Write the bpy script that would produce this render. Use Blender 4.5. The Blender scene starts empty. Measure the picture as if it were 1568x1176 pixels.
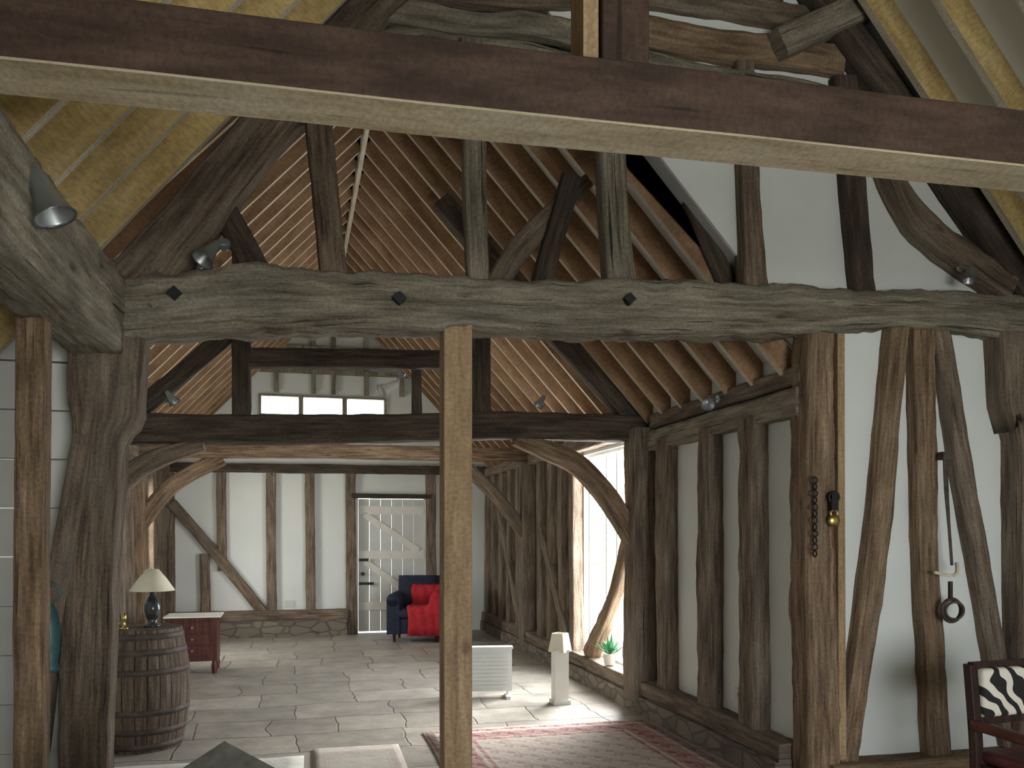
import bpy, math, random
from mathutils import Vector, noise
random.seed(7)
scene=bpy.context.scene
V=Vector
# ------------------------------------------------------------------ materials
def newmat(name):
    m=bpy.data.materials.new(name); m.use_nodes=True
    nt=m.node_tree; b=nt.nodes['Principled BSDF']
    return m,nt,b
def N(nt,t,**k):
    n=nt.nodes.new(t)
    for a,v in k.items(): setattr(n,a,v)
    return n
def ramp(nt,stops,interp='LINEAR'):
    r=N(nt,'ShaderNodeValToRGB'); r.color_ramp.interpolation=interp
    e=r.color_ramp.elements
    while len(e)<len(stops): e.new(0.5)
    for i,(p,c) in enumerate(stops):
        e[i].position=p; e[i].color=(c[0],c[1],c[2],1)
    return r
def plain(name,col,rough=0.6,metal=0.0,var=0.15,scale=8,bump=0.0):
    m,nt,b=newmat(name)
    tc=N(nt,'ShaderNodeTexCoord'); no=N(nt,'ShaderNodeTexNoise'); no.inputs['Scale'].default_value=scale; no.inputs['Detail'].default_value=5
    nt.links.new(tc.outputs['Object'],no.inputs['Vector'])
    lo=[max(0,x*(1-var)) for x in col]; hi=[min(1,x*(1+var)) for x in col]
    r=ramp(nt,[(0.3,lo),(0.7,hi)]); nt.links.new(no.outputs['Fac'],r.inputs['Fac'])
    nt.links.new(r.outputs['Color'],b.inputs['Base Color'])
    b.inputs['Roughness'].default_value=rough; b.inputs['Metallic'].default_value=metal
    if bump:
        bp=N(nt,'ShaderNodeBump'); bp.inputs['Strength'].default_value=bump; bp.inputs['Distance'].default_value=0.02
        nt.links.new(no.outputs['Fac'],bp.inputs['Height']); nt.links.new(bp.outputs['Normal'],b.inputs['Normal'])
    return m
def timber(name,dark,mid,light,crack=0.35,bump=0.5,fine=26,rough=0.85,patch=0.45,grey=0.0,gcol=(.30,.28,.24),gain=1.0):
    dark,mid,light,gcol=[tuple(min(.85,x*gain) for x in q) for q in (dark,mid,light,gcol)]
    m,nt,b=newmat(name); L=nt.links.new
    uv=N(nt,'ShaderNodeUVMap')
    def noi(sx,sy,sc,det,dist=0.0,loc=(0,0,0),rg=.6):
        mp=N(nt,'ShaderNodeMapping'); mp.inputs['Scale'].default_value=(sx,sy,1); mp.inputs['Location'].default_value=loc; L(uv.outputs['UV'],mp.inputs['Vector'])
        n=N(nt,'ShaderNodeTexNoise'); n.inputs['Scale'].default_value=sc; n.inputs['Detail'].default_value=det; n.inputs['Distortion'].default_value=dist; n.inputs['Roughness'].default_value=rg
        L(mp.outputs['Vector'],n.inputs['Vector']); return n
    def mul(a,b_,f=1.0):
        mx=N(nt,'ShaderNodeMix',data_type='RGBA',blend_type='MULTIPLY'); mx.inputs[0].default_value=f; L(a,mx.inputs[6]); L(b_,mx.inputs[7]); return mx.outputs[2]
    n1=noi(fine,1.6,1.6,9,.12,rg=.65)
    r=ramp(nt,[(0.34,dark),(0.5,mid),(0.66,light)]); L(n1.outputs['Fac'],r.inputs['Fac'])
    base=r.outputs['Color']
    if grey:
        ng=noi(9,0.9,1.6,9,.1,(7,3,1),rg=.7)
        rg_=ramp(nt,[(.40,(0,0,0)),(.70,(grey,)*3)]); L(ng.outputs['Fac'],rg_.inputs['Fac'])
        mg_=N(nt,'ShaderNodeMix',data_type='RGBA'); L(rg_.outputs['Color'],mg_.inputs[0]); L(base,mg_.inputs[6]); mg_.inputs[7].default_value=(*gcol,1); base=mg_.outputs[2]
    n2=noi(4,1.0,1.8,6)
    r2=ramp(nt,[(0.30,(1-patch,)*3),(0.68,(1+patch*0.6,)*3)]); L(n2.outputs['Fac'],r2.inputs['Fac'])
    n5=noi(12,9,6,6,loc=(3,1,2),rg=.7)
    r5=ramp(nt,[(0.36,(.68,.68,.68)),(0.6,(1.12,1.12,1.12))]); L(n5.outputs['Fac'],r5.inputs['Fac'])
    n3=noi(fine*1.5,0.7,1.3,4,.1,(5,9,3))
    r3=ramp(nt,[(0.32,(1-crack,)*3),(0.36,(1,1,1))]); L(n3.outputs['Fac'],r3.inputs['Fac'])
    mp4=N(nt,'ShaderNodeMapping'); mp4.inputs['Scale'].default_value=(5,2.0,1); L(uv.outputs['UV'],mp4.inputs['Vector'])
    vo=N(nt,'ShaderNodeTexVoronoi'); vo.inputs['Scale'].default_value=1.0; L(mp4.outputs['Vector'],vo.inputs['Vector'])
    r4=ramp(nt,[(0.04,(0.4,0.35,0.3)),(0.11,(1,1,1))]); L(vo.outputs['Distance'],r4.inputs['Fac'])
    c=mul(base,r2.outputs['Color']); c=mul(c,r5.outputs['Color'],.8); c=mul(c,r3.outputs['Color']); c=mul(c,r4.outputs['Color'],.7)
    L(c,b.inputs['Base Color'])
    b.inputs['Roughness'].default_value=rough; b.inputs['Specular IOR Level'].default_value=.25
    ad=N(nt,'ShaderNodeMath',operation='ADD'); L(n1.outputs['Fac'],ad.inputs[0]); L(r3.outputs['Color'],ad.inputs[1])
    ad2=N(nt,'ShaderNodeMath',operation='ADD'); L(ad.outputs[0],ad2.inputs[0]); L(n5.outputs['Fac'],ad2.inputs[1])
    bp=N(nt,'ShaderNodeBump'); bp.inputs['Strength'].default_value=bump; bp.inputs['Distance'].default_value=0.018
    L(ad2.outputs[0],bp.inputs['Height']); L(bp.outputs['Normal'],b.inputs['Normal'])
    return m
M={}
M['oak']=timber('old_oak',(.085,.060,.041),(.185,.130,.088),(.32,.24,.17),crack=.65,bump=.9,grey=.55,gcol=(.28,.245,.20),gain=1.2)
M['tie']=timber('weathered_oak',(.105,.087,.062),(.24,.202,.142),(.40,.345,.25),crack=.8,bump=1.0,patch=.4,grey=.6,gcol=(.40,.37,.30),gain=1.22)
M['dark']=timber('smoked_oak',(.032,.022,.016),(.070,.050,.036),(.125,.092,.066),crack=.5,bump=.7,grey=.3,gcol=(.13,.11,.085),gain=1.15)
M['new']=timber('sawn_oak',(.24,.158,.083),(.33,.222,.122),(.41,.288,.165),crack=.3,bump=.2,rough=.7,patch=.2,gain=1.12)
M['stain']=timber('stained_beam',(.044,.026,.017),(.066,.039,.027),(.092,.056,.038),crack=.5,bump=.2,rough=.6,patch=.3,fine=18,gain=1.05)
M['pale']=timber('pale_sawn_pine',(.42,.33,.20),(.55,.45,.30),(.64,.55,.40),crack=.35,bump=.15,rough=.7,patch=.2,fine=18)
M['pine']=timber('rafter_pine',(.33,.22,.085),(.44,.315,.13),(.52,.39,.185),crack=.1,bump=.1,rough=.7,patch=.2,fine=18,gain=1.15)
M['pinef']=timber('shaded_rafter_pine',(.20,.115,.06),(.28,.165,.088),(.35,.22,.125),crack=.1,bump=.1,rough=.8,patch=.25,fine=18,gain=1.08)  # far rafters: same pine, the dim roof's shade painted into the colour
M['edge']=timber('rafter_edge_lit',(.40,.34,.24),(.50,.43,.32),(.60,.53,.41),crack=.1,bump=.1,rough=.7,patch=.15,fine=18)  # paler rafter undersides: light caught along the bottom edges, painted in
M['orange']=timber('brown_oak',(.105,.064,.037),(.225,.145,.083),(.38,.26,.165),crack=.6,bump=.8,grey=.35,gcol=(.30,.25,.19),gain=1.2)
M['plaster']=plain('white_plaster',(.71,.725,.68),.9,0,.05,1.5,.15)
M['white']=plain('white_paint',(.62,.62,.575),.6,0,.06,3)
M['iron']=plain('black_iron',(.02,.02,.02),.5,.6,.3)
M['steel']=plain('brushed_steel',(.36,.38,.38),.35,.8,.1)
M['brass']=plain('brass',(.6,.45,.15),.3,1,.1)
M['shade']=plain('lampshade_fabric',(.72,.66,.50),.9,0,.06)
M['cream']=plain('cream_paint',(.75,.72,.64),.6,0,.05)
M['red']=plain('red_throw',(.42,.015,.025),.9,0,.25,14,.3)
M['navy']=plain('navy_fabric',(.012,.016,.035),.9,0,.3,20,.2)
M['leather']=plain('red_leather',(.10,.02,.02),.5,0,.3,10)
M['darkwood']=timber('mahogany',(.02,.01,.008),(.04,.02,.014),(.07,.035,.025),crack=.1,bump=.1,rough=.4)
M['redwood']=timber('red_mahogany',(.05,.016,.012),(.09,.028,.02),(.14,.05,.035),crack=.1,bump=.1,rough=.4)
M['barrel']=timber('barrel_oak',(.055,.04,.028),(.115,.084,.06),(.18,.135,.098),crack=.5,bump=.5,gain=1.15)
M['hoop']=plain('rusty_hoop',(.085,.063,.052),.7,.4,.4,12)
M['bluegrey']=plain('dark_glass_vase',(.055,.06,.06),.2,.3,.4,20)
M['leaf']=plain('plant_leaf',(.06,.22,.10),.6,0,.4,10)
M['bush']=plain('shrub_leaves',(.42,.46,.30),.8,0,.3,4)
M['teal']=plain('teal_enamel',(.05,.13,.14),.4,.2,.3,6)
M['cushion']=plain('brown_cushion',(.075,.07,.055),.9,0,.3,30,.3)
M['rope']=plain('rope',(.6,.52,.38),.9,0,.2,40)
M['grass']=plain('outside_ground',(.45,.46,.38),1,0,.2,1)
M['paleflr']=plain('pale_rug_wool',(.52,.50,.45),.95,0,.12,12,.3)
# flagstone floor
m,nt,b=newmat('flagstones'); L=nt.links.new
tc=N(nt,'ShaderNodeTexCoord'); 
nw=N(nt,'ShaderNodeTexNoise'); nw.inputs['Scale'].default_value=1.3; nw.inputs['Detail'].default_value=5; L(tc.outputs['Object'],nw.inputs['Vector'])
mxv=N(nt,'ShaderNodeMix',data_type='RGBA',blend_type='LINEAR_LIGHT'); mxv.inputs[0].default_value=.13
L(tc.outputs['Object'],mxv.inputs[6]); L(nw.outputs['Color'],mxv.inputs[7])
br=N(nt,'ShaderNodeTexBrick'); br.inputs['Scale'].default_value=1; br.inputs['Brick Width'].default_value=.85; br.inputs['Row Height'].default_value=.58
br.inputs['Mortar Size'].default_value=.010; br.inputs['Mortar Smooth'].default_value=.7; br.offset=.37; br.squash=.65; br.squash_frequency=3; br.offset_frequency=2
br.inputs['Color1'].default_value=(.32,.288,.245,1); br.inputs['Color2'].default_value=(.43,.392,.335,1); br.inputs['Mortar'].default_value=(.19,.166,.135,1)
L(mxv.outputs[2],br.inputs['Vector'])
n2=N(nt,'ShaderNodeTexNoise'); n2.inputs['Scale'].default_value=3.2; n2.inputs['Detail'].default_value=10; n2.inputs['Roughness'].default_value=.68; L(tc.outputs['Object'],n2.inputs['Vector'])
r=ramp(nt,[(.3,(.6,.6,.6)),(.7,(1.2,1.18,1.15))]); L(n2.outputs['Fac'],r.inputs['Fac'])
mm=N(nt,'ShaderNodeMix',data_type='RGBA',blend_type='MULTIPLY'); mm.inputs[0].default_value=1; L(br.outputs['Color'],mm.inputs[6]); L(r.outputs['Color'],mm.inputs[7]); L(mm.outputs[2],b.inputs['Base Color'])
b.inputs['Roughness'].default_value=.5
iv=N(nt,'ShaderNodeMath',operation='MULTIPLY_ADD'); iv.inputs[1].default_value=-1.2; L(br.outputs['Fac'],iv.inputs[0]); L(n2.outputs['Fac'],iv.inputs[2])
bp=N(nt,'ShaderNodeBump'); bp.inputs['Strength'].default_value=.7; bp.inputs['Distance'].default_value=.018; L(iv.outputs[0],bp.inputs['Height']); L(bp.outputs['Normal'],b.inputs['Normal'])
M['floor']=m
# rubble stone
m,nt,b=newmat('rubble_stone'); L=nt.links.new
tc=N(nt,'ShaderNodeTexCoord'); mp=N(nt,'ShaderNodeMapping'); mp.inputs['Scale'].default_value=(4,4,9); L(tc.outputs['Object'],mp.inputs['Vector'])
vo=N(nt,'ShaderNodeTexVoronoi',feature='DISTANCE_TO_EDGE'); vo.inputs['Scale'].default_value=1; L(mp.outputs['Vector'],vo.inputs['Vector'])
vc=N(nt,'ShaderNodeTexVoronoi'); vc.inputs['Scale'].default_value=1; L(mp.outputs['Vector'],vc.inputs['Vector'])
rc=ramp(nt,[(.2,(.14,.112,.085)),(.8,(.21,.172,.13))]); L(vc.outputs['Color'],rc.inputs['Fac'])
re=ramp(nt,[(.02,(.6,.6,.6)),(.1,(1,1,1))]); L(vo.outputs['Distance'],re.inputs['Fac'])
mm=N(nt,'ShaderNodeMix',data_type='RGBA',blend_type='MULTIPLY'); mm.inputs[0].default_value=1; L(rc.outputs['Color'],mm.inputs[6]); L(re.outputs['Color'],mm.inputs[7]); L(mm.outputs[2],b.inputs['Base Color'])
b.inputs['Roughness'].default_value=.9
bp=N(nt,'ShaderNodeBump'); bp.inputs['Strength'].default_value=.8; bp.inputs['Distance'].default_value=.02; L(re.outputs['Color'],bp.inputs['Height']); L(bp.outputs['Normal'],b.inputs['Normal'])
M['stone']=m
# rug
def rugmat(name,red,cream,dark):
    m,nt,b=newmat(name); L=nt.links.new
    tc=N(nt,'ShaderNodeTexCoord')
    sp=N(nt,'ShaderNodeSeparateXYZ'); L(tc.outputs['Generated'],sp.inputs[0])
    def edge(o,k):
        a=N(nt,'ShaderNodeMath',operation='SUBTRACT'); a.inputs[1].default_value=.5; L(o,a.inputs[0])
        c=N(nt,'ShaderNodeMath',operation='ABSOLUTE'); L(a.outputs[0],c.inputs[0])
        d=N(nt,'ShaderNodeMath',operation='SUBTRACT'); d.inputs[0].default_value=.5; L(c.outputs[0],d.inputs[1])
        e=N(nt,'ShaderNodeMath',operation='MULTIPLY'); e.inputs[1].default_value=k; L(d.outputs[0],e.inputs[0]); return e
    ex=edge(sp.outputs['X'],1.9); ey=edge(sp.outputs['Y'],3.4)
    mi=N(nt,'ShaderNodeMath',operation='MINIMUM'); L(ex.outputs[0],mi.inputs[0]); L(ey.outputs[0],mi.inputs[1])
    bor=ramp(nt,[(0,cream),(.03,red),(.07,dark),(.09,cream),(.13,red),(.30,cream),(.33,red),(.36,cream)],'CONSTANT'); L(mi.outputs[0],bor.inputs['Fac'])
    mg=N(nt,'ShaderNodeTexMagic'); mg.turbulence_depth=4; mg.inputs['Scale'].default_value=4.5; mg.inputs['Distortion'].default_value=1.6; L(tc.outputs['Object'],mg.inputs['Vector'])
    pr=ramp(nt,[(0,red),(.38,dark),(.46,cream),(.62,red),(.7,cream)],'CONSTANT'); L(mg.outputs['Fac'],pr.inputs['Fac'])
    mx=N(nt,'ShaderNodeMix',data_type='RGBA'); mx.inputs[0].default_value=.5; L(bor.outputs['Color'],mx.inputs[6]); L(pr.outputs['Color'],mx.inputs[7])
    L(mx.outputs[2],b.inputs['Base Color']); b.inputs['Roughness'].default_value=.95
    return m
M['rug']=rugmat('red_rug_wool',(.28,.07,.07),(.55,.48,.41),(.12,.06,.07))
M['rug2']=rugmat('faded_rug_wool',(.38,.31,.26),(.46,.42,.36),(.32,.28,.24))
# zebra
m,nt,b=newmat('zebra_print'); L=nt.links.new
tc=N(nt,'ShaderNodeTexCoord'); mp=N(nt,'ShaderNodeMapping'); mp.inputs['Rotation'].default_value=(0,.6,0); L(tc.outputs['Object'],mp.inputs['Vector'])
wv=N(nt,'ShaderNodeTexWave'); wv.bands_direction='X'; wv.inputs['Scale'].default_value=3.6; wv.inputs['Distortion'].default_value=4.5; wv.inputs['Detail'].default_value=.6; wv.inputs['Detail Scale'].default_value=2.2
L(mp.outputs['Vector'],wv.inputs['Vector']); r=ramp(nt,[(0,(.015,.013,.012)),(.47,(.72,.66,.55))],'CONSTANT'); L(wv.outputs['Fac'],r.inputs['Fac']); L(r.outputs['Color'],b.inputs['Base Color']); b.inputs['Roughness'].default_value=.9
M['zebra']=m

# ------------------------------------------------------------------ mesh helpers
class Geo:
    def __init__(s): s.v=[];s.f=[];s.uv=[];s.mi=[];s.sm=[]
    def add(s,vs,fs,uvs=None,mi=0,smooth=False):
        o=len(s.v); s.v+= [tuple(x) for x in vs]
        for i,f in enumerate(fs):
            s.f.append([o+k for k in f]); s.mi.append(mi if isinstance(mi,int) else mi[i]); s.sm.append(smooth)
            s.uv.append(uvs[i] if uvs else None)
    def obj(s,name,mats,parent=None):
        me=bpy.data.meshes.new(name); me.from_pydata(s.v,[],s.f); 
        ul=me.uv_layers.new(name='UVMap')
        for p,u,mi,sm in zip(me.polygons,s.uv,s.mi,s.sm):
            p.material_index=mi; p.use_smooth=sm
            for j,li in enumerate(p.loop_indices):
                if u: ul.data[li].uv=u[j]
                else:
                    co=me.vertices[me.loops[li].vertex_index].co; n=p.normal
                    ax=max(range(3),key=lambda k:abs(n[k]))
                    ul.data[li].uv={0:(co.y,co.z),1:(co.x,co.z),2:(co.x,co.y)}[ax]
        for mm in (mats if isinstance(mats,(list,tuple)) else [mats]): me.materials.append(mm)
        me.validate(); me.update()
        ob=bpy.data.objects.new(name,me); scene.collection.objects.link(ob)
        if parent: ob.parent=parent
        return ob
    def box(s,a,b_,mi=0):
        x0,y0,z0=a;x1,y1,z1=b_
        vs=[(x0,y0,z0),(x1,y0,z0),(x1,y1,z0),(x0,y1,z0),(x0,y0,z1),(x1,y0,z1),(x1,y1,z1),(x0,y1,z1)]
        s.add(vs,[(0,3,2,1),(4,5,6,7),(0,1,5,4),(1,2,6,5),(2,3,7,6),(3,0,4,7)],None,mi)
    def lathe(s,prof,c=(0,0,0),n=32,mi=0,smooth=True,axis=None):
        c=V(c); az=V(axis).normalized() if axis else V((0,0,1))
        ax=az.orthogonal().normalized() if axis else V((1,0,0)); ay=az.cross(ax)
        vs=[];fs=[];uvs=[]
        for r,z in prof:
            for i in range(n):
                t=2*math.pi*i/n; vs.append(c+ax*(r*math.cos(t))+ay*(r*math.sin(t))+az*z)
        for j in range(len(prof)-1):
            for i in range(n):
                k=(i+1)%n; fs.append((j*n+i,j*n+k,(j+1)*n+k,(j+1)*n+i))
                u0=i/n*2;u1=(i+1)/n*2; z0=prof[j][1];z1=prof[j+1][1]
                uvs.append([(u0,z0),(u1,z0),(u1,z1),(u0,z1)])
        s.add(vs,fs,uvs,mi,smooth)
        for j,rev in ((0,True),(len(prof)-1,False)):
            if prof[j][0]>1e-4:
                idx=list(range(n)); 
                if rev: idx.reverse()
                s.add([vs[j*n+i] for i in range(n)],[idx],None,mi,False)
    def beam(s,pts,w,d,Nn,rough=.006,wave=.007,step=.07,ch=.12,mi=0,under=None,smooth=True,pieces=5,groove=None):
        if groove is None: groove=rough*.9
        pts=[V(p) for p in pts]; Nn=V(Nn).normalized()
        ws=w if isinstance(w,(list,tuple)) else [w]*len(pts)
        P=[];W=[]
        for i in range(len(pts)-1):
            p0=pts[max(i-1,0)];p1=pts[i];p2=pts[i+1];p3=pts[min(i+2,len(pts)-1)]
            n=max(1,int((p2-p1).length/step))
            for k in range(n):
                t=k/n
                P.append(.5*((2*p1)+(p2-p0)*t+(2*p0-5*p1+4*p2-p3)*t*t+(3*p1-p0-3*p2+p3)*t**3)); W.append(ws[i]*(1-t)+ws[i+1]*t)
        P.append(pts[-1]);W.append(ws[-1])
        m=pieces; sec=[]
        cc=1-ch
        for k in range(m): sec.append((-cc+2*cc*k/(m-1),-1))
        for k in range(m): sec.append((1,-cc+2*cc*k/(m-1)))
        for k in range(m): sec.append((cc-2*cc*k/(m-1),1))
        for k in range(m): sec.append((-1,cc-2*cc*k/(m-1)))
        n=len(sec); vs=[]; sd=V((random.random()*50,random.random()*50,random.random()*50)); ln=0; L_=[]
        for i,p in enumerate(P):
            T=(P[min(i+1,len(P)-1)]-P[max(i-1,0)]).normalized(); S=Nn.cross(T).normalized()
            if i: ln+=(P[i]-P[i-1]).length
            L_.append(ln)
            ww=W[i]
            wob=V((noise.noise(sd+p*1.1),noise.noise(sd*2+p*1.1),0))*wave
            for x,y in sec:
                q=p+S*(x*ww/2+wob.x)+Nn*(y*d/2+wob.y)
                if rough or wave:
                    dr=(S*x+Nn*y).normalized()
                    gv=noise.noise(V((x*ww*22+sd.x,y*d*22+sd.y,ln*1.6)))
                    q=q+dr*(noise.noise(sd+q*7)*rough+noise.noise(sd+q*19)*rough*.6+noise.noise(sd+q*2.3)*wave*.6+gv*groove)
                vs.append(q)
        off=(random.random()*40,random.random()*40); per=2*(max(ws)+d)/n
        fs=[];uvs=[];mis=[]
        for i in range(len(P)-1):
            for k in range(n):
                k2=(k+1)%n
                f=(i*n+k,i*n+k2,(i+1)*n+k2,(i+1)*n+k); fs.append(f)
                a=off[0]+k*per;b_=off[0]+(k+1)*per
                uvs.append([(a,off[1]+L_[i]),(b_,off[1]+L_[i]),(b_,off[1]+L_[i+1]),(a,off[1]+L_[i+1])])
                if under is not None:
                    nn=(vs[f[1]]-vs[f[0]]).cross(vs[f[2]]-vs[f[0]]).normalized()
                    cen=(vs[f[0]]+vs[f[1]]+vs[f[2]]+vs[f[3]])/4-(P[i]+P[i+1])/2
                    mis.append(under if (abs(nn.z)>.4 and cen.z<0) else mi)
                else: mis.append(mi)
        s.add(vs,fs,uvs,mis,smooth)
        for st,rev in ((0,False),(len(P)-1,True)):
            idx=list(range(n))
            if not rev: idx.reverse()
            s.add([vs[st*n+i] for i in range(n)],[idx],[[(off[0]+sec[i][0]*.1,off[1]+sec[i][1]*.1) for i in idx]],mi,False)
def fixn(ob):
    import bmesh
    bm=bmesh.new(); bm.from_mesh(ob.data); bmesh.ops.recalc_face_normals(bm,faces=bm.faces); bm.to_mesh(ob.data); bm.free()
def empty(name,loc=(0,0,0)):
    e=bpy.data.objects.new(name,None); scene.collection.objects.link(e); e.empty_display_size=.1; e.location=loc; return e
def tb(name,pts,w,d,Nn,mat,parent=None,**k):
    g=Geo(); g.beam(pts,w,d,Nn,**k); o=g.obj(name,mat,parent); fixn(o); return o
SAWN=dict(rough=.0008,wave=.002,ch=.05,step=.4,smooth=False,pieces=2)
YN=(0,1,0); XN=(1,0,0)
def xz(y,l): return [(a,y,b) for a,b in l]
def yz(x,l): return [(x,a,b) for a,b in l]
def wallgrid(g,axis,p0,p1,u0,u1,z0,z1,holes):
    us=sorted({u0,u1,*[h[0] for h in holes],*[h[1] for h in holes]}); zs=sorted({z0,z1,*[h[2] for h in holes],*[h[3] for h in holes]})
    for i in range(len(us)-1):
        for j in range(len(zs)-1):
            cu=(us[i]+us[i+1])/2; cz=(zs[j]+zs[j+1])/2
            if any(h[0]<cu<h[1] and h[2]<cz<h[3] for h in holes): continue
            if axis=='X': g.box((p0,us[i],zs[j]),(p1,us[i+1],zs[j+1]))
            else: g.box((us[i],p0,zs[j]),(us[i+1],p1,zs[j+1]))
def prism(g,poly,y0,y1,mi=0):
    n=len(poly); vs=[(x,y0,z) for x,z in poly]+[(x,y1,z) for x,z in poly]
    g.add(vs,[list(range(n)),list(range(2*n-1,n-1,-1))]+[(i,i+n,(i+1)%n+n,(i+1)%n) for i in range(n)],None,mi)

# ------------------------------------------------------------------ shell
g=Geo(); g.add([(-3,-3.2,0),(5.2,-3.2,0),(5.2,13.9,0),(-3,13.9,0)],[(0,1,2,3)]); floor=g.obj('floor',M['floor'])
g=Geo(); g.add([(-60,-60,-.12),(60,-60,-.12),(60,60,-.12),(-60,60,-.12)],[(0,1,2,3)]); g.obj('ground_outside',M['grass'])
def slope(g,x0,z0,x1,z1,y0,y1,th=.12):
    prism(g,[(x0,z0),(x1,z1),(x1,z1+th*1.5),(x0,z0+th*1.5)],y0,y1)
RX,RZ=.62,5.42
ER,EL=3.0,-1.83
fs=(RZ-2.82)/(ER-RX); fsl=(RZ-2.82)/(RX-EL)
ceil=empty('ceiling')
g=Geo()
slope(g,RX,RZ,ER+.4,RZ-fs*(ER+.4-RX),4.74,13.9); slope(g,EL-.4,RZ-fsl*(RX-EL+.4),RX,RZ,4.74,13.9)
NX,NZ,ns=1.957,6.60,1.19
slope(g,NX,NZ,5.2,NZ-ns*(5.2-NX),-3.2,4.76); slope(g,-2.9,NZ-ns*(NX+2.9),NX,NZ,-3.2,4.76)
o=g.obj('plaster',M['plaster'],ceil); fixn(o)
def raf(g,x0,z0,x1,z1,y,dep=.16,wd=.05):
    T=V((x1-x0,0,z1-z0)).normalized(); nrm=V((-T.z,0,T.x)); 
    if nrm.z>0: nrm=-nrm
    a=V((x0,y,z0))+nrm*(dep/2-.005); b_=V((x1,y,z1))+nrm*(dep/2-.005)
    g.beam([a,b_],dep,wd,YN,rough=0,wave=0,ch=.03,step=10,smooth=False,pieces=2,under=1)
g=Geo(); y=4.90
while y<13.5:
    raf(g,RX,RZ,ER+.15,RZ-fs*(ER+.15-RX),y,.16,.04); raf(g,RX,RZ,EL-.15,RZ-fsl*(RX-EL+.15),y,.16,.04); y+=.37
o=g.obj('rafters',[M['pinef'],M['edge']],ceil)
g=Geo(); y=4.48
while y>-3:
    raf(g,NX,NZ,5.0,NZ-ns*(5.0-NX),y,.17,.05); raf(g,NX,NZ,-2.7,NZ-ns*(NX+2.7),y,.17,.045); y-=.40
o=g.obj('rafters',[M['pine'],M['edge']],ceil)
g=Geo(); g.beam([(RX,4.75,RZ-.2),(RX,13.6,RZ-.2)],.04,.2,(0,0,1),rough=0,wave=0,ch=.05,step=10,smooth=False,pieces=2)
g.beam([(NX,-3,NZ-.2),(NX,4.7,NZ-.2)],.05,.25,(0,0,1),rough=0,wave=0,ch=.05,step=10,smooth=False,pieces=2)
g.obj('ridge_boards',M['edge'],ceil)

# gable between bays
g=Geo()
prism(g,[(RX,RZ),(ER+.08,RZ-fs*(ER+.08-RX)),(ER+.08,0),(5.0,0),(5.0,NZ-ns*(5.0-NX)),(NX,NZ),(RX,NZ-ns*(NX-RX))],4.72,4.86)
prism(g,[(RX,RZ),(RX,NZ-ns*(NX-RX)),(-1.0,NZ-ns*(NX+1.0)),(-1.0,RZ-fsl*(RX+1.0))],4.77,4.9)
prism(g,[(-1.0,RZ-fsl*(RX+1.0)),(-1.0,2.3),(-2.3,2.3),(-2.3,RZ-fsl*(RX+2.3))],4.88,5.0)
wg=g.obj('wall_gable',M['plaster']); fixn(wg)
# far wall
g=Geo()
H=[(.96,2.0,0,2.1),(-.49,.06,3.37,3.64),(.13,.72,3.37,3.64),(.79,1.36,3.37,3.64)]
wallgrid(g,'Y',13.6,13.8,-2.1,3.3,0,3.7,H)
prism(g,[(-2.1,3.7),(3.3,3.7),(RX,5.7)],13.6,13.8)
wf=g.obj('wall_far',M['plaster']); fixn(wf)
for i,(a,b_) in enumerate([(-.49,.06),(.13,.72),(.79,1.36)]):
    g=Geo(); 
    g.box((a-.035,13.56,3.33),(b_+.035,13.62,3.37)); g.box((a-.035,13.56,3.64),(b_+.035,13.62,3.66)); g.box((a-.035,13.56,3.37),(a,13.62,3.64)); g.box((b_,13.56,3.37),(b_+.035,13.62,3.64))
    g.obj('window_%d'%(i+1),M['tie'],wf)
g=Geo()
for z in (4.0,4.35): g.box((-.9,13.5,z),(2.1,13.6,z+.06))
for x in (-.3,.25,.55,1.05,1.6): g.box((x,13.52,3.7),(x+.07,13.6,4.9))
g.obj('gable_framing',M['tie'],wf)
# right wall
g=Geo(); wallgrid(g,'X',3.08,3.20,4.86,13.8,0,2.9,[(7.42,8.98,.27,2.42)]); wr=g.obj('wall_right',M['plaster']); fixn(wr)
g=Geo(); wallgrid(g,'X',-2.05,-1.9,4.9,13.8,0,2.9,[(10.9,12.2,.95,2.2)]); wl=g.obj('wall_left',M['plaster']); fixn(wl)
# near walls
g=Geo(); wallgrid(g,'Y',-3.2,-3.0,-3,5.2,0,7,[(.6,3.4,.3,2.5)]); o=g.obj('wall_back',M['plaster']); fixn(o)  # unseen opening behind the camera, added to light the near bay
g=Geo(); wallgrid(g,'X',4.78,4.95,-3,4.72,0,3.4,[]); o=g.obj('wall_near_right',M['plaster']); fixn(o)
g=Geo(); wallgrid(g,'X',-2.75,-2.6,-3,5,0,1.5,[]); o=g.obj('wall_near_left',M['plaster']); fixn(o)
g=Geo()
z=0
while z<2.5:
    vs=[(-2.6,4.76,z),(-.98,4.76,z),(-.98,4.78,z+.238),(-2.6,4.78,z+.238),(-2.6,4.84,z),(-.98,4.84,z),(-.98,4.84,z+.238),(-2.6,4.84,z+.238)]
    g.add(vs,[(0,1,2,3),(4,7,6,5),(0,4,5,1),(3,2,6,7),(1,5,6,2),(0,3,7,4)]); z+=.245
o=g.obj('wall_boarded',M['white']); fixn(o)

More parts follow.
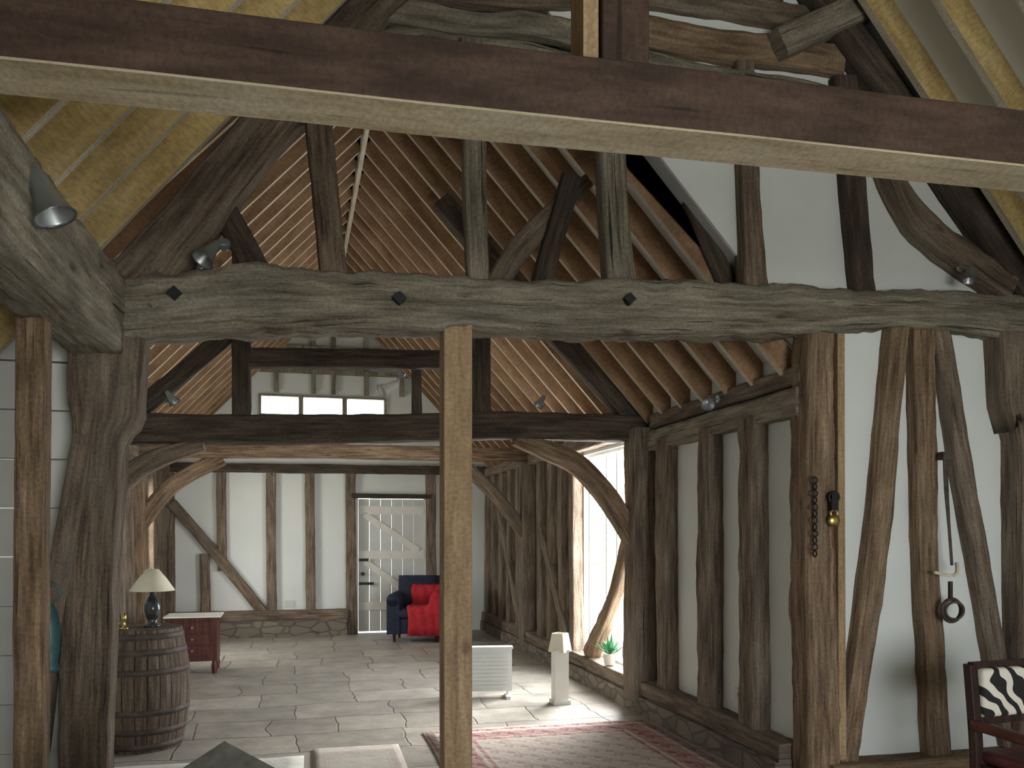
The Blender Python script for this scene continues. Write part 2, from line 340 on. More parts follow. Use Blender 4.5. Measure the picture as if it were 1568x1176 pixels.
# ------------------------------------------------------------------ truss main
t1=empty('roof_truss')
TB=[(-.83,2.85,2.56),(-.45,2.90,2.60),(-.166,2.95,2.62),(.5,2.97,2.68),(.854,2.955,2.715),(1.41,2.99,2.71),(2.0,3.04,2.74),(2.84,3.06,2.79),(3.75,3.09,2.87),(4.52,3.11,2.85),(4.78,3.12,2.85)]
tb('tie_beam',[(x,4.72,(a+b)/2) for x,a,b in TB],[a-b+.01 for x,a,b in TB],.26,YN,M['tie'],t1,rough=.020,wave=.012,ch=.14,step=.025,pieces=14,groove=.018)
for l,w,mt in [([(.08,4.3),(.13,3.70),(.20,2.95)],.135,'oak'),([(.945,4.3),(.96,3.7),(.99,2.95)],.118,'tie'),([(1.735,4.3),(1.77,3.7),(1.82,3.02)],[.15,.15,.17],'tie'),
   ([(2.61,4.4),(2.64,3.73),(2.675,3.03)],[.11,.115,.16],'oak'),([(3.29,4.4),(3.355,3.75),(3.43,3.06)],.145,'dark')]:
    tb('stud',xz(4.69,l),w,.12,YN,M[mt],t1,rough=.007,wave=.01)
tb('principal_rafter',xz(4.70,[(-.80,2.80),(-.62,3.02),(-.166,3.66),(.365,4.36),(.9,4.98)]),[.30,.26,.23,.22,.2],.2,YN,M['oak'],t1,rough=.012,wave=.015,pieces=8)
tb('principal_rafter',xz(4.66,[(4.75,3.05),(4.3,3.56),(3.845,4.08),(3.24,4.72),(2.7,5.4)]),.19,.14,YN,M['dark'],t1)
tb('brace',xz(4.78,[(-.45,3.4),(-.37,3.29),(-.166,2.92)]),.13,.12,YN,M['dark'],t1)
tb('brace',xz(5.0,[(1.64,3.75),(1.5,3.3),(1.43,3.0)]),.12,.1,YN,M['dark'],t1)
tb('brace',xz(5.05,[(1.75,3.75),(1.35,3.35),(1.13,3.0)]),[.08,.15,.12],.1,YN,M['oak'],t1)
tb('brace',xz(4.88,[(2.15,3.9),(2.38,3.55),(2.60,3.1)]),.11,.12,YN,M['dark'],t1)
tb('brace',xz(4.66,[(3.50,4.0),(3.63,3.79),(3.80,3.55),(4.09,3.37),(4.5,3.16)]),[.1,.13,.16,.18,.18],.13,YN,M['oak'],t1,rough=.012,pieces=7)
tb('brace',xz(4.62,[(2.80,4.50),(3.42,4.84)]),.17,.14,YN,M['tie'],t1)
tb('collar_beam',xz(4.76,[(.1,3.98),(.5,4.22),(.854,4.27),(1.56,4.24),(1.72,4.24)]),[.16,.19,.18,.2,.19],.14,YN,M['tie'],t1,rough=.012,wave=.012,pieces=8)
tb('collar_beam',xz(4.70,[(1.72,4.30),(2.3,4.25),(2.9,4.25),(3.35,4.24)]),[.19,.2,.18,.14],.14,YN,M['tie'],t1,rough=.012,wave=.012,pieces=8)
tb('waney_board',xz(4.70,[(.4,4.42),(.9,4.40),(1.3,4.44),(1.72,4.41)]),.13,.08,YN,M['tie'],t1,rough=.012,wave=.015)
tb('waney_board',xz(4.70,[(1.72,4.52),(2.3,4.49),(2.9,4.51),(3.3,4.5)]),.19,.08,YN,M['orange'],t1,rough=.01,wave=.012)
tb('waney_board',xz(4.72,[(.5,4.60),(1.2,4.62),(2.0,4.73),(3.1,4.73)]),.17,.08,YN,M['oak'],t1,rough=.012,wave=.012)
tb('waney_board',xz(4.74,[(.7,4.80),(1.5,4.82),(2.9,4.9)]),.17,.06,YN,M['dark'],t1,rough=.01,wave=.012)
for x,z in [(.54,2.83),(1.84,2.91),(-.58,2.78)]:
    g=Geo(); r=.036; g.add([(x-r,4.555,z),(x,4.555,z-r),(x+r,4.555,z),(x,4.555,z+r),(x-r,4.62,z),(x,4.62,z-r),(x+r,4.62,z),(x,4.62,z+r)],[(0,1,2,3),(0,4,5,1),(1,5,6,2),(2,6,7,3),(3,7,4,0)]); g.obj('bolt_plate',M['iron'],t1)
# posts
tb('timber_post',xz(4.68,[(.86,0),(.86,2.72)]),.155,.155,YN,M['new'],t1,**SAWN)
tb('timber_post',xz(4.70,[(3.13,0),(3.11,1.0),(3.09,1.9),(3.10,2.80)]),[.22,.21,.19,.17],.2,YN,M['orange'],t1,rough=.011,wave=.012,step=.035,pieces=8)
tb('timber_post',xz(4.66,[(3.245,.2),(3.235,2.8)]),.05,.10,YN,M['new'],t1,**SAWN)
tb('timber_post',xz(4.70,[(-1.02,0),(-.99,1.0),(-.965,1.6),(-.94,2.05),(-.91,2.2),(-.90,2.56)]),[.23,.22,.21,.23,.33,.35],.22,YN,M['oak'],t1,rough=.010,wave=.01,pieces=8,step=.05)
tb('timber_post',[(-1.05,3.92,0),(-1.04,3.92,2.47)],.11,.11,YN,M['orange'],t1,rough=.003,wave=.004)
tb('timber_brace',xz(4.62,[(-1.22,.4),(-1.19,.75),(-1.1,1.4),(-1.0,2.07)]),.1,.08,YN,M['oak'],t1)
tb('timber_post',xz(4.66,[(4.64,0),(4.63,2.2),(4.58,2.35),(4.56,2.88)]),[.24,.24,.34,.38],.2,YN,M['oak'],t1)
# plates
tb('wall_plate',[(-.95,-3,2.64),(-.95,1.5,2.65),(-.95,3.2,2.64),(-.95,4.75,2.66)],.26,.38,(0,0,1),M['tie'],t1,rough=.012,wave=.015,step=.05,ch=.1,pieces=10)
tb('wall_plate',[(4.68,-3,2.9),(4.68,4.6,2.95)],.2,.25,(0,0,1),M['oak'],t1)
# partition timbers
tb('stud',xz(4.69,[(3.31,.15),(3.36,.5),(3.515,1.45),(3.60,2.2),(3.675,2.9)]),[.13,.14,.15,.14,.13],.12,YN,M['orange'],wg)
tb('stud',xz(4.69,[(3.97,.15),(3.93,.8),(3.885,1.445),(3.855,2.9)]),[.17,.155,.155,.16],.12,YN,M['orange'],wg,rough=.009,pieces=7)
tb('stud',xz(4.69,[(3.99,2.9),(4.19,1.86),(4.46,.6),(4.55,.2)]),[.12,.13,.14,.13],.1,YN,M['oak'],wg)
tb('sill_beam',xz(4.66,[(3.15,.09),(4.75,.09)]),.18,.2,YN,M['orange'],wg)
# near tie
t0=empty('near_truss')
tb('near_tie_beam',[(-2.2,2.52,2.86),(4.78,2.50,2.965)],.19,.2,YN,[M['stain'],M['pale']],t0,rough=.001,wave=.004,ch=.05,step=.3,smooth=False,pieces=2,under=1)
tb('king_post',xz(2.50,[(.965,2.96),(.965,5.9)]),.15,.15,YN,M['stain'],t0,**SAWN)
tb('king_post_packer',xz(2.50,[(.86,2.96),(.86,5.9)]),.05,.12,YN,M['new'],t0,**SAWN)
# ------------------------------------------------------------------ truss 2
t2=empty('roof_truss')
tb('tie_beam',xz(7.27,[(-1.9,2.36),(-1.22,2.39),(-.26,2.41),(.78,2.447),(1.9,2.508),(3.05,2.51)]),.225,.22,YN,M['dark'],t2,rough=.01,wave=.01,pieces=8)
tb('queen_post',xz(7.25,[(-.41,2.5),(-.41,4.0)]),.145,.14,YN,M['dark'],t2)
tb('queen_post',xz(7.25,[(1.56,2.55),(1.56,4.1)]),.145,.14,YN,M['dark'],t2)
tb('collar_beam',xz(7.25,[(-.4,2.985),(1.56,3.06)]),.15,.12,YN,M['dark'],t2)
tb('stud',xz(7.25,[(1.0,2.5),(1.0,2.95)]),.08,.08,YN,M['dark'],t2)
tb('principal_rafter',xz(7.25,[(-1.5,2.4),(-1.1,2.62),(-.41,3.28)]),.13,.14,YN,M['dark'],t2)
tb('principal_rafter',xz(7.25,[(3.0,2.55),(2.19,3.34),(1.2,4.4)]),.15,.14,YN,M['dark'],t2)
tb('arched_brace',xz(7.25,[(1.85,2.39),(2.15,2.29),(2.43,2.17),(2.70,1.90),(2.95,1.52)]),[.1,.17,.18,.18,.17],.12,YN,M['orange'],t2)
tb('arched_brace',xz(7.25,[(-.70,2.28),(-1.083,2.14),(-1.34,1.935),(-1.8,1.4)]),[.1,.15,.16,.16],.12,YN,M['oak'],t2)
tb('post',yz(2.98,[(7.16,.1),(7.16,2.5)]),.30,.2,XN,M['oak'],t2,rough=.01,wave=.01)
tb('post',yz(-1.80,[(7.2,0),(7.2,2.5)]),.24,.2,XN,M['oak'],t2)
# ------------------------------------------------------------------ truss 3
t3=empty('roof_truss')
tb('tie_beam',xz(11.0,[(-1.9,2.53),(.38,2.58),(3.05,2.59)]),.17,.2,YN,M['orange'],t3)
tb('arched_brace',xz(11.0,[(-.85,2.48),(-1.43,2.12),(-1.85,1.55)]),.18,.12,YN,M['orange'],t3)
tb('arched_brace',xz(11.0,[(2.15,2.43),(2.56,2.04),(2.95,1.55)]),.16,.12,YN,M['oak'],t3)
tb('post',yz(2.98,[(11.0,.1),(11.0,2.5)]),.24,.18,XN,M['oak'],t3)
tb('post',yz(-1.80,[(11.0,0),(11.0,2.5)]),.2,.18,XN,M['orange'],t3)
# ------------------------------------------------------------------ right wall framing
for yy,w in [(6.68,.2),(5.90,.19),(5.27,.2)]:
    j=random.uniform(-.03,.03)
    tb('stud',yz(3.03,[(yy+j,.2),(yy,1.2),(yy-j,2.36)]),w,.14,XN,M['oak'],wr,rough=.012,wave=.012,pieces=7)
for yy in (9.07,9.5,9.95,10.4,11.5,12.0,12.5,13.0,13.45):
    j=random.uniform(-.04,.04)
    tb('stud',yz(3.03,[(yy+j,.2),(yy,1.2),(yy-j,2.45)]),.15,.14,XN,M['oak'],wr)
tb('wall_brace',yz(2.99,[(9.2,.3),(10.3,1.6)]),.14,.08,XN,M['oak'],wr)
tb('wall_brace',yz(2.99,[(11.3,.3),(12.6,1.9)]),.14,.08,XN,M['oak'],wr)
tb('plate',yz(3.05,[(4.7,2.40),(7.0,2.38),(7.35,2.40)]),.17,.14,XN,M['tie'],wr,wave=.01)
tb('plate',yz(3.07,[(4.7,2.56),(7.0,2.55)]),.12,.12,XN,M['oak'],wr,wave=.01)
tb('plate',yz(3.05,[(7.3,2.53),(13.6,2.52)]),.14,.2,XN,M['oak'],wr)
tb('sill_beam',yz(3.04,[(4.8,.21),(7.3,.22),(10,.21),(13.6,.22)]),.13,.24,XN,M['oak'],wr,wave=.01)
g=Geo(); g.box((2.9,4.8,0),(3.1,13.6,.15)); o=g.obj('trim_plinth',M['stone'],wr)
w4=empty('window_4'); 
g=Geo()
for yy in (7.44,8.14,8.44,8.96): g.box((3.14,yy-.015,.27),(3.17,yy+.015,2.42))
g.box((3.12,7.42,.25),(3.17,8.98,.30)); g.box((3.12,7.42,2.39),(3.17,8.98,2.42)); g.obj('frame',M['cream'],w4)
tb('crooked_brace',yz(3.02,[(7.38,1.62),(7.55,1.40),(7.80,1.05),(8.2,.62),(8.6,.27)]),[.12,.15,.13,.16,.2],.12,XN,M['orange'],wr,rough=.012,wave=.02)
# left wall framing
for yy in (8.0,8.8,9.5,10.2,10.75,12.35,12.8,13.35):
    tb('stud',yz(-1.87,[(yy,.1),(yy,2.5)]),.17,.12,XN,M['oak'],wl)
for yy in (11.4,11.8): tb('stud',yz(-1.92,[(yy,.9),(yy,2.2)]),.1,.1,XN,M['orange'],wl)
tb('plate',yz(-1.87,[(5,2.53),(13.6,2.53)]),.16,.2,XN,M['oak'],wl)
# far wall framing
for x,z0,z1,w in [(-1.78,.1,2.5,.14),(-1.05,1.2,2.5,.13),(-.34,.3,2.5,.14),(.235,.3,2.5,.14),(.85,0,2.5,.15),(2.10,0,2.5,.15),(-1.29,.3,1.25,.13)]:
    tb('stud',xz(13.56,[(x+.01,z0),(x,1.0 if z1>1.5 else .8),(x-.01,z1)]),w,.1,YN,M['oak'],wf)
tb('rail',xz(13.56,[(-1.85,2.53),(3.0,2.55)]),.13,.14,YN,M['dark'],wf)
tb('wall_brace',xz(13.55,[(-1.76,2.0),(-1.1,1.2),(-.45,.34)]),.15,.1,YN,M['oak'],wf)
tb('sill_beam',xz(13.54,[(-1.85,.31),(.8,.31)]),.16,.16,YN,M['oak'],wf)
tb('rail',xz(13.54,[(.85,2.13),(2.1,2.13)]),.07,.1,YN,M['dark'],wf)
g=Geo(); g.box((-1.85,13.38,0),(.78,13.6,.24)); g.obj('trim_plinth',M['stone'],wf)
# door
d1=empty('door_1')
g=Geo()
for i in range(6): g.box((.965+i*.173,13.62,.02),(.965+i*.173+.168,13.66,2.09))
g.obj('planks',M['white'],d1)
g=Geo()
for z in (.35,1.15,1.85): g.box((.97,13.60,z),(1.99,13.622,z+.13))
g.beam([(1.05,13.61,1.85),(1.9,13.61,1.28)],.10,.02,YN,rough=0,wave=0,step=5,pieces=2,smooth=False)
g.beam([(1.05,13.61,1.12),(1.9,13.61,.50)],.10,.02,YN,rough=0,wave=0,step=5,pieces=2,smooth=False)
o=g.obj('ledges',M['cream'],d1)
g=Geo(); g.box((.97,13.56,.75),(1.2,13.59,.79)); g.box((.97,13.56,1.12),(1.12,13.59,1.16)); g.lathe([(.03,0),(.03,.05)],(1.03,13.53,.92),12,axis=(0,1,0)); g.obj('latch',M['iron'],d1)
# ------------------------------------------------------------------ objects
def barrel(name,c):
    e=empty(name,c); g=Geo(); n=24; Hh=.88; R0,R1=.275,.335
    for i in range(n):
        a0=2*math.pi*i/n+.008; a1=2*math.pi*(i+1)/n-.008; vs=[];K=12
        for k in range(K+1):
            z=Hh*k/K; r=R0+(R1-R0)*math.sin(math.pi*k/K)
            for a,rr in ((a0,r),((a0+a1)/2,r+.003),(a1,r),(a1,r-.025),(a0,r-.025)): vs.append((rr*math.cos(a),rr*math.sin(a),z))
        fs=[];uv=[];o=random.random()*30
        for k in range(K):
            for j in range(5):
                j2=(j+1)%5; fs.append((k*5+j,k*5+j2,k*5+5+j2,k*5+5+j)); uv.append([(o+j*.04,k*.07+o),(o+j*.04+.04,k*.07+o),(o+j*.04+.04,k*.07+.07+o),(o+j*.04,k*.07+.07+o)])
        fs+= [(4,3,2,1,0),tuple(K*5+j for j in range(5))]; uv+=[[(0,0)]*5]*2
        g.add(vs,fs,uv)
    o=g.obj('staves',M['barrel'],e); fixn(o)
    g=Geo(); g.lathe([(0.001,Hh-.001),(.262,Hh-.001),(.262,Hh-.03),(.001,Hh-.03)],n=32,smooth=False); g.lathe([(.001,.03),(.25,.03),(.25,.05),(.001,.05)],n=32,smooth=False); g.obj('heads',M['barrel'],e)
    g=Geo()
    for z in (.02,.13,.27,.56,.70,.81):
        r=lambda q:R0+(R1-R0)*math.sin(math.pi*q/Hh)+.006
        g.lathe([(r(z)-.008,z),(r(z),z),(r(z+.045),z+.045),(r(z+.045)-.008,z+.045)],n=40)
    g.obj('hoops',M['hoop'],e)
barrel('barrel',(-1.10,6.90,0))
tz=.88
e=empty('table_lamp',(-1.03,6.90,tz))
g=Geo(); g.lathe([(.001,0),(.06,0),(.06,.015),(.03,.03),(.045,.07),(.062,.12),(.06,.16),(.035,.21),(.02,.235),(.018,.26),(.012,.28),(.012,.31),(.001,.31)]); g.obj('vase_base',M['bluegrey'],e)
g=Geo(); g.lathe([(.16,.27),(.10,.36),(.045,.43),(.042,.43),(.097,.36),(.157,.27)]); g.lathe([(.006,.28),(.006,.44)],n=8); g.obj('shade',M['shade'],e)
for i,(x,y,h) in enumerate([(-1.25,6.84,.10),(-1.20,6.76,.12)]):
    g=Geo(); g.lathe([(.001,0),(.03,0),(.03,.01),(.01,.02),(.008,h*.5),(.016,h*.6),(.012,h),(.001,h)],(x,y,tz),16); g.obj('candlestick',M['brass'])
e=empty('wooden_chest',(-1.10,10.35,0))
g=Geo(); g.box((-.26,-.2,.14),(.26,.2,.60)); g.box((-.28,-.22,.60),(.28,.22,.63)); 
for x in (-.23,.23):
    for y in (-.17,.17): g.lathe([(.025,0),(.035,.07),(.025,.14)],(x,y,0),10)
for z in (.2,.33,.46): g.box((-.22,-.212,z),(.22,-.2,z+.11))
g.obj('body',M['redwood'],e)
g=Geo(); g.box((-.30,-.24,.63),(.30,.24,.645)); g.obj('cloth',M['cream'],e)
g=Geo()
for z in (.26,.39,.52): g.lathe([(.012,0),(.012,.02)],(0,-.235,z),10,axis=(0,1,0))
g.obj('knobs',M['brass'],e)
# blue armchair with red throw
def bevel(o,w,s=4):
    b=o.modifiers.new('b','BEVEL'); b.width=w; b.segments=s; b.limit_method='ANGLE'
    for p in o.data.polygons: p.use_smooth=True
e=empty('blue_armchair',(1.74,12.55,0)); e.rotation_euler[2]=-.25
g=Geo(); g.box((-.36,-.32,.12),(.36,.32,.34)); o=g.obj('base',M['navy'],e); bevel(o,.03)
g=Geo(); g.box((-.25,-.35,.34),(.25,.2,.48)); o=g.obj('seat_cushion',M['navy'],e); bevel(o,.06)
for s in (-1,1):
    g=Geo(); g.box((s*.31-.09,-.34,.12),(s*.31+.09,.3,.60)); g.lathe([(.001,-.34),(.09,-.34),(.1,-.3),(.1,.3),(.001,.3)],(s*.31,0,.60),20,axis=(0,1,0)); o=g.obj('arm',M['navy'],e)
g=Geo(); g.beam([(0,.22,.3),(0,.27,.6),(0,.33,.84),(0,.34,.92)],.2,.62,XN,rough=0,wave=0,ch=.4,pieces=4,step=.05); o=g.obj('backrest',M['navy'],e)
g=Geo()
prof=[(-.375,.10),(-.38,.25),(-.38,.40),(-.37,.50),(-.30,.53),(-.15,.525),(0,.53),(.12,.56),(.14,.64),(.17,.74),(.19,.80)]
nx=16; vs=[];fs_=[]
for j,(y_,z_) in enumerate(prof):
    for i in range(nx+1):
        u=i/nx; x=-.10+.54*u
        up=0
        if x>.20: up=(.72-z_ if z_<.72 and j>=3 else 0)*min(1,(x-.20)/.05)
        zz=z_+up
        vs.append((x+.012*math.sin(j*1.3),y_+.012*math.sin(i*1.7+j),zz+.008*math.sin(i*2.3)))
for j in range(len(prof)-1):
    for i in range(nx): fs_.append((j*(nx+1)+i,j*(nx+1)+i+1,(j+1)*(nx+1)+i+1,(j+1)*(nx+1)+i))
g.add(vs,fs_,None,0,True)
g.obj('red_throw',M['red'],e).modifiers.new('s','SOLIDIFY').thickness=.02
g=Geo(); g.box((.405,-.36,.16),(.43,.15,.70)); o=g.obj('throw_over_arm',M['red'],e); bevel(o,.008,2)
g=Geo()
for x in (-.3,.3):
    for y in (-.26,.26): g.lathe([(.018,0),(.028,.13)],(x,y,0),10)
g.obj('feet',M['darkwood'],e)
# heater
e=empty('panel_heater',(1.80,8.05,0)); e.rotation_euler[2]=-.15
g=Geo(); g.box((-.22,-.05,.07),(.22,.05,.47)); 
for i in range(9): g.box((-.19,-.058,.11+i*.037),(.19,-.05,.125+i*.037))
g.box((-.2,-.12,0),(-.16,.12,.03)); g.box((.16,-.12,0),(.2,.12,.03)); g.box((-.19,-.02,.03),(-.17,.02,.07)); g.box((.17,-.02,.03),(.19,.02,.07))
g.box((-.23,-.06,.47),(.23,.06,.49)); g.obj('casing',M['white'],e)
e=empty('pedestal_lamp',(2.38,7.62,0))
g=Geo(); g.box((-.08,-.08,0),(.08,.08,.04)); g.box((-.065,-.065,.04),(.065,.065,.48)); g.box((-.075,-.075,.48),(.075,.075,.50)); g.lathe([(.02,.50),(.015,.6)],n=12); g.obj('pedestal',M['cream'],e)
g=Geo(); g.lathe([(.115,.48),(.08,.65),(.07,.65),(.105,.48)],n=4,smooth=False); g.obj('shade',M['shade'],e)
e=empty('potted_plant',(2.99,7.95,.285))
g=Geo(); g.lathe([(.001,0),(.05,0),(.065,.11),(.07,.11),(.06,.10),(.001,.09)],n=20); g.obj('pot',M['cream'],e)
g=Geo()
for i in range(46):
    a=random.random()*6.28; el=random.uniform(.5,1.4); Lh=random.uniform(.12,.26)
    d=V((math.cos(a)*math.cos(el),math.sin(a)*math.cos(el),math.sin(el))); s=d.cross(V((0,0,1))).normalized()*.018; p=V((0,0,.09))
    g.add([p,p+d*Lh*.5+s,p+d*Lh-V((0,0,.02)),p+d*Lh*.5-s],[(0,1,2,3)])
g.obj('leaves',M['leaf'],e)
def rug(name,x0,y0,x1,y1,mat,th=.012):
    g=Geo(); nx,ny=12,16; vs=[]
    for j in range(ny+1):
        for i in range(nx+1):
            x=x0+(x1-x0)*i/nx;y=y0+(y1-y0)*j/ny
            vs.append((x+noise.noise(V((x,y,3)))*.02,y+noise.noise(V((x,y,7)))*.03,th+abs(noise.noise(V((x*2,y*2,1))))*.006))
    fs=[(j*(nx+1)+i,j*(nx+1)+i+1,(j+1)*(nx+1)+i+1,(j+1)*(nx+1)+i) for j in range(ny) for i in range(nx)]
    g.add(vs,fs,None,0,True); o=g.obj(name,mat); so=o.modifiers.new('s','SOLIDIFY'); so.thickness=.01; so.offset=-1; return o
rug('patterned_rug',.97,3.3,2.86,6.75,M['rug']); rug('faded_rug',.12,3.6,.74,6.42,M['rug2']); rug('pale_rug',-1.25,4.9,.06,6.25,M['paleflr'])
# shrub outside the glazed bay
def shrub(c,R,Hs):
    g=Geo()
    for i in range(700):
        a=random.random()*6.28; zz=random.random(); rr=R*math.sqrt(max(.05,1-(2*zz-1)**2))*random.uniform(.7,1.05)
        p=V((rr*math.cos(a),rr*math.sin(a),zz*Hs)); d=V((random.gauss(0,1),random.gauss(0,1),random.gauss(0,1))).normalized()*.12; q=d.orthogonal().normalized()*.07
        g.add([p-d,p+q,p+d,p-q],[(0,1,2,3)])
    e=empty('garden_shrub',c); g.obj('leaves',M['bush'],e)
    g=Geo(); g.lathe([(.05,-.12),(.04,Hs*.6)],n=10); g.obj('stem',M['oak'],e)
shrub((8.0,19.5,0),1.3,3.0)
# armchair + cushion
e=empty('armchair',(-.16,2.25,0))
g=Geo(); g.box((-.36,-.3,.1),(.36,.4,.42)); g.box((-.36,.25,.1),(.36,.42,.80)); g.box((-.44,-.3,.1),(-.32,.4,.6)); g.box((.32,-.3,.1),(.44,.4,.6))
o=g.obj('upholstery',M['cushion'],e); bevel(o,.05)
g=Geo()
for x in (-.38,.38):
    for y in (-.25,.35): g.lathe([(.018,0),(.028,.12)],(x,y,0),10)
g.obj('feet',M['darkwood'],e)
g=Geo(); nn=10; vs=[]
for sgn in (-1,1):
    for j in range(nn+1):
        for i in range(nn+1):
            a=-1+2*i/nn;b_=-1+2*j/nn; k=math.sqrt(max(0,(1-a*a)*(1-b_*b_)))
            vs.append(((a-b_)*.25,sgn*.09*k,(a+b_)*.155))
m_=(nn+1)**2
fs=[(s*m_+j*(nn+1)+i,s*m_+j*(nn+1)+i+1,s*m_+(j+1)*(nn+1)+i+1,s*m_+(j+1)*(nn+1)+i) for s in (0,1) for j in range(nn) for i in range(nn)]
g.add(vs,fs,None,0,True); o=g.obj('cushion',M['cushion'],e); o.location=(-.02,.15,.732)
# zebra chair
e=empty('zebra_print_chair',(3.68,3.50,0)); e.rotation_euler[2]=.1
g=Geo()
for x in (-.28,.28):
    g.beam([(x,.22,0),(x,.22,.45),(x,.26,.91)],.05,.05,YN,rough=0,wave=0,ch=.15,smooth=False,pieces=2,step=.1)
    g.beam([(x,-.22,0),(x,-.22,.43)],.045,.045,YN,rough=0,wave=0,ch=.15,smooth=False,pieces=2,step=.1)
g.box((-.28,-.24,.36),(.28,.24,.41)); g.box((-.28,.235,.885),(.28,.275,.92)); g.box((-.27,.225,.60),(.27,.25,.64))
g.obj('frame',M['darkwood'],e)
g=Geo(); g.box((-.25,.20,.64),(.25,.27,.89)); o=g.obj('back_pad',M['zebra'],e); bevel(o,.02,3)
g=Geo(); g.box((-.27,-.25,.41),(.27,.21,.48)); o=g.obj('seat_pad',M['leather'],e); bevel(o,.025,3)
g=Geo()
for x in (-.30,.30): g.beam([(x,-.22,.41),(x,-.22,.54),(x,-.12,.59),(x,.22,.61)],.05,.05,XN,rough=0,wave=0,ch=.3,pieces=2,step=.04)
g.obj('arms',M['redwood'],e)
def spot(name,c,aim,s=1.0,arm=(0,0,1),mat='steel'):
    e=empty(name,c); a=V(aim).normalized(); u=V(arm).normalized()
    g=Geo(); g.lathe([(.02*s,-.02*s),(.03*s,0),(.035*s,.05*s),(.06*s,.13*s),(.065*s,.135*s),(.055*s,.125*s),(.03*s,.05*s),(.001,.04*s)],(0,0,0),20,axis=a)
    g.obj('cone',M[mat],e)
    g=Geo(); g.lathe([(.006*s,0),(.006*s,.11*s)],(0,0,0),8,axis=u); g.lathe([(.035*s,.10*s),(.035*s,.125*s)],(0,0,0),16,axis=u); g.obj('bracket',M['steel'],e)
spot('spotlight',(-.80,3.05,2.73),(.45,-.1,-1),1.05,(-1,0,.6))
spot('spotlight',(-.38,4.52,3.02),(-.5,-.4,-.8),.9,(.3,.8,.3)); spot('spotlight',(4.09,4.52,3.24),(-.2,-.2,-1),.7,(0,1,.3))
spot('spotlight',(.80,7.1,2.80),(-.8,-.2,-.5),1.0,(.5,.3,.8),'white'); spot('spotlight',(-.95,7.1,2.66),(.5,-.2,-.7),.7,(0,.6,-.8)); spot('spotlight',(2.07,7.1,2.74),(-.5,-.2,-.7),.7,(0,.6,-.8)); spot('spotlight',(2.92,5.75,2.56),(-.3,-.7,-.5),.8,(1,0,0))
for (a,b_) in [((3.065,5.50,.38),(3.085,5.62,.47))]:
    g=Geo(); g.box(a,b_); g.box((a[0]-.004,a[1]+.015,a[2]+.03),(a[0],a[1]+.04,a[2]+.06)); g.box((a[0]-.004,a[1]+.07,a[2]+.03),(a[0],a[1]+.095,a[2]+.06)); g.obj('wall_socket',M['white'])
g=Geo(); g.box((-.14,13.585,.43),(.0,13.605,.53)); g.box((-.11,13.58,.46),(-.08,13.586,.5)); g.box((-.06,13.58,.46),(-.03,13.586,.5)); g.obj('wall_socket',M['white'])
e=empty('hanging_strap_and_ring',(3.95,4.57,2.06))
g=Geo(); g.beam([(0,0,.02),(.0,-.01,-.2),(.03,0,-.45),(.05,0,-.68)],[.035,.03,.018,.018],.008,YN,rough=0,wave=0,step=.05,pieces=2)
g.box((-.03,-.02,-.02),(.03,.03,.03)); g.obj('strap',M['hoop'],e)
g=Geo()
def torus(g,c,R,r,axis,n=28,m=8,arc=2*math.pi,st=0):
    c=V(c); az=V(axis).normalized(); ax=az.orthogonal().normalized(); ay=az.cross(ax); vs=[];fs=[]
    for i in range(n+1):
        t=st+arc*i/n; d=ax*math.cos(t)+ay*math.sin(t)
        for j in range(m):
            q=2*math.pi*j/m; vs.append(c+d*(R+r*math.cos(q))+az*(r*math.sin(q)))
    for i in range(n):
        for j in range(m): fs.append((i*m+j,i*m+(j+1)%m,(i+1)*m+(j+1)%m,(i+1)*m+j))
    g.add(vs,fs,None,0,True)
torus(g,(.03,-.02,-.96),.07,.012,(0,1,0)); torus(g,(.03,-.045,-.96),.055,.009,(.3,1,.1)); g.box((.02,-.02,-.89),(.04,.0,-.78)); g.obj('iron_ring',M['hoop'],e)
g=Geo(); g.beam([(-.10,-.02,-.72),(0,-.03,-.74),(.06,-.03,-.73),(.07,-.02,-.66)],.018,.018,YN,rough=0,wave=0,step=.03,pieces=2); g.obj('rope',M['rope'],e)
e=empty('hanging_padlock',(3.15,4.56,1.66))
g=Geo(); g.lathe([(.001,-.012),(.035,-.012),(.04,0),(.035,.012),(.001,.012)],(0,0,0),18,axis=(0,1,0)); torus(g,(0,0,.04),.022,.006,(0,1,0)); g.obj('lock_body',M['brass'],e)
g=Geo(); g.box((-.02,-.01,.06),(.025,.03,.17)); torus(g,(0,0,.14),.03,.008,(.3,1,0)); g.obj('hook',M['iron'],e)
e=empty('hanging_chain',(3.02,4.56,1.9))
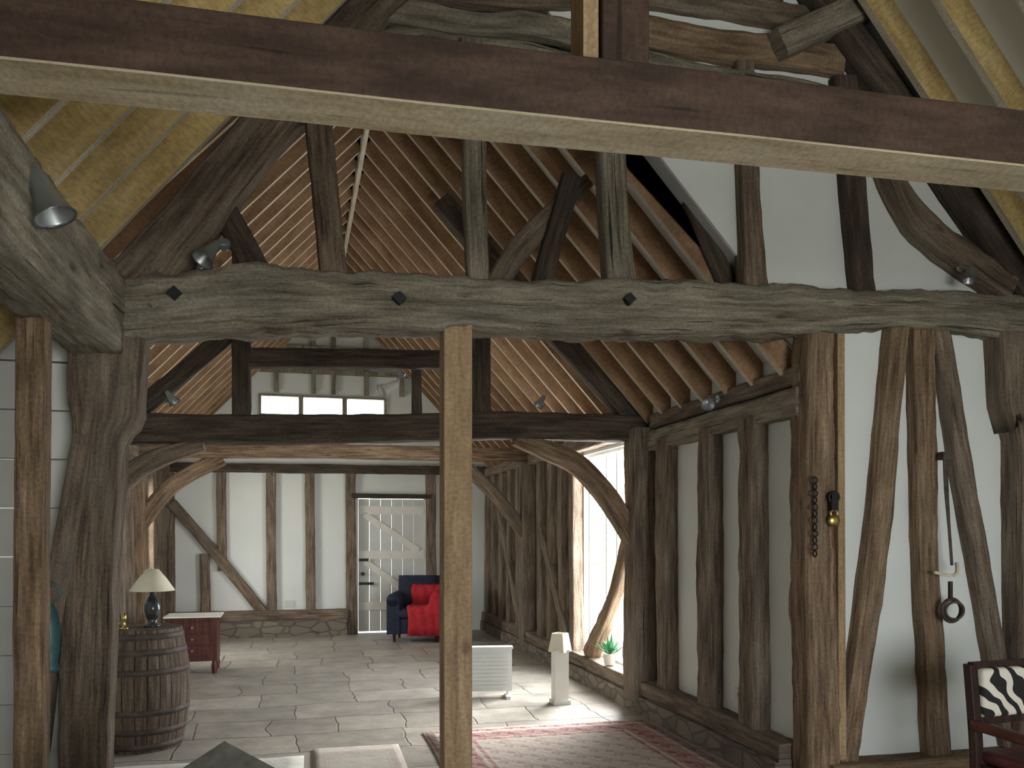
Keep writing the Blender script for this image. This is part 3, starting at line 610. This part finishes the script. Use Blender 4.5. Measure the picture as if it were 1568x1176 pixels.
g=Geo()
for i in range(12): torus(g,(.0,0,-.04*i),.018,.005,(1,0,0) if i%2 else (0,1,0),14,6)
g.obj('links',M['iron'],e)
e=empty('hanging_lantern',(-1.13,4.5,.93))
g=Geo(); g.lathe([(.001,.0),(.05,0),(.055,.02),(.04,.04),(.05,.1),(.05,.22),(.04,.27),(.02,.32),(.001,.33)],n=20); torus(g,(0,0,.37),.05,.004,(0,1,0)); g.obj('body',M['teal'],e)

# ------------------------------------------------------------------ light
w=bpy.data.worlds.new('World'); scene.world=w; w.use_nodes=True
bg=w.node_tree.nodes['Background']; bg.inputs['Color'].default_value=(.86,.93,1,1); bg.inputs['Strength'].default_value=7.5
sd=bpy.data.lights.new('sun','SUN'); sd.energy=17; sd.angle=math.radians(38); sd.color=(1,.98,.95)
so=bpy.data.objects.new('sun',sd); scene.collection.objects.link(so)
d=V((-1.0,-.95,-.95)); so.rotation_euler=d.to_track_quat('-Z','Y').to_euler(); so.location=(10,18,10)
def area(name,loc,dr,sx,sy,e,col=(.92,.96,1)):
    l=bpy.data.lights.new(name,'AREA'); l.shape='RECTANGLE'; l.size=sx; l.size_y=sy; l.energy=e; l.color=col
    o=bpy.data.objects.new(name,l); scene.collection.objects.link(o); o.location=loc; o.rotation_euler=V(dr).to_track_quat('-Z','Y').to_euler(); return o
area('daylight_bay_window',(3.35,8.2,1.4),(-1,0,-.1),1.5,2.0,170)
area('daylight_left_window',(-2.2,11.55,1.6),(1,0,-.1),1.2,1.2,70,(1,.97,.9))
area('back_fill',(2.0,-3.3,1.4),(0,1,0),2.8,2.2,160)  # fill lamp added at the unseen back opening for the near faces
# camera
cam=bpy.data.cameras.new('Camera'); co=bpy.data.objects.new('Camera',cam); scene.collection.objects.link(co)
co.location=(0,0,1.6); co.rotation_euler=(math.radians(90),0,-math.atan(333/1320))
cam.sensor_width=36; cam.lens=1320/1568*36; cam.shift_y=224/1568; cam.clip_start=.05
scene.camera=co
scene.view_settings.view_transform='Standard'
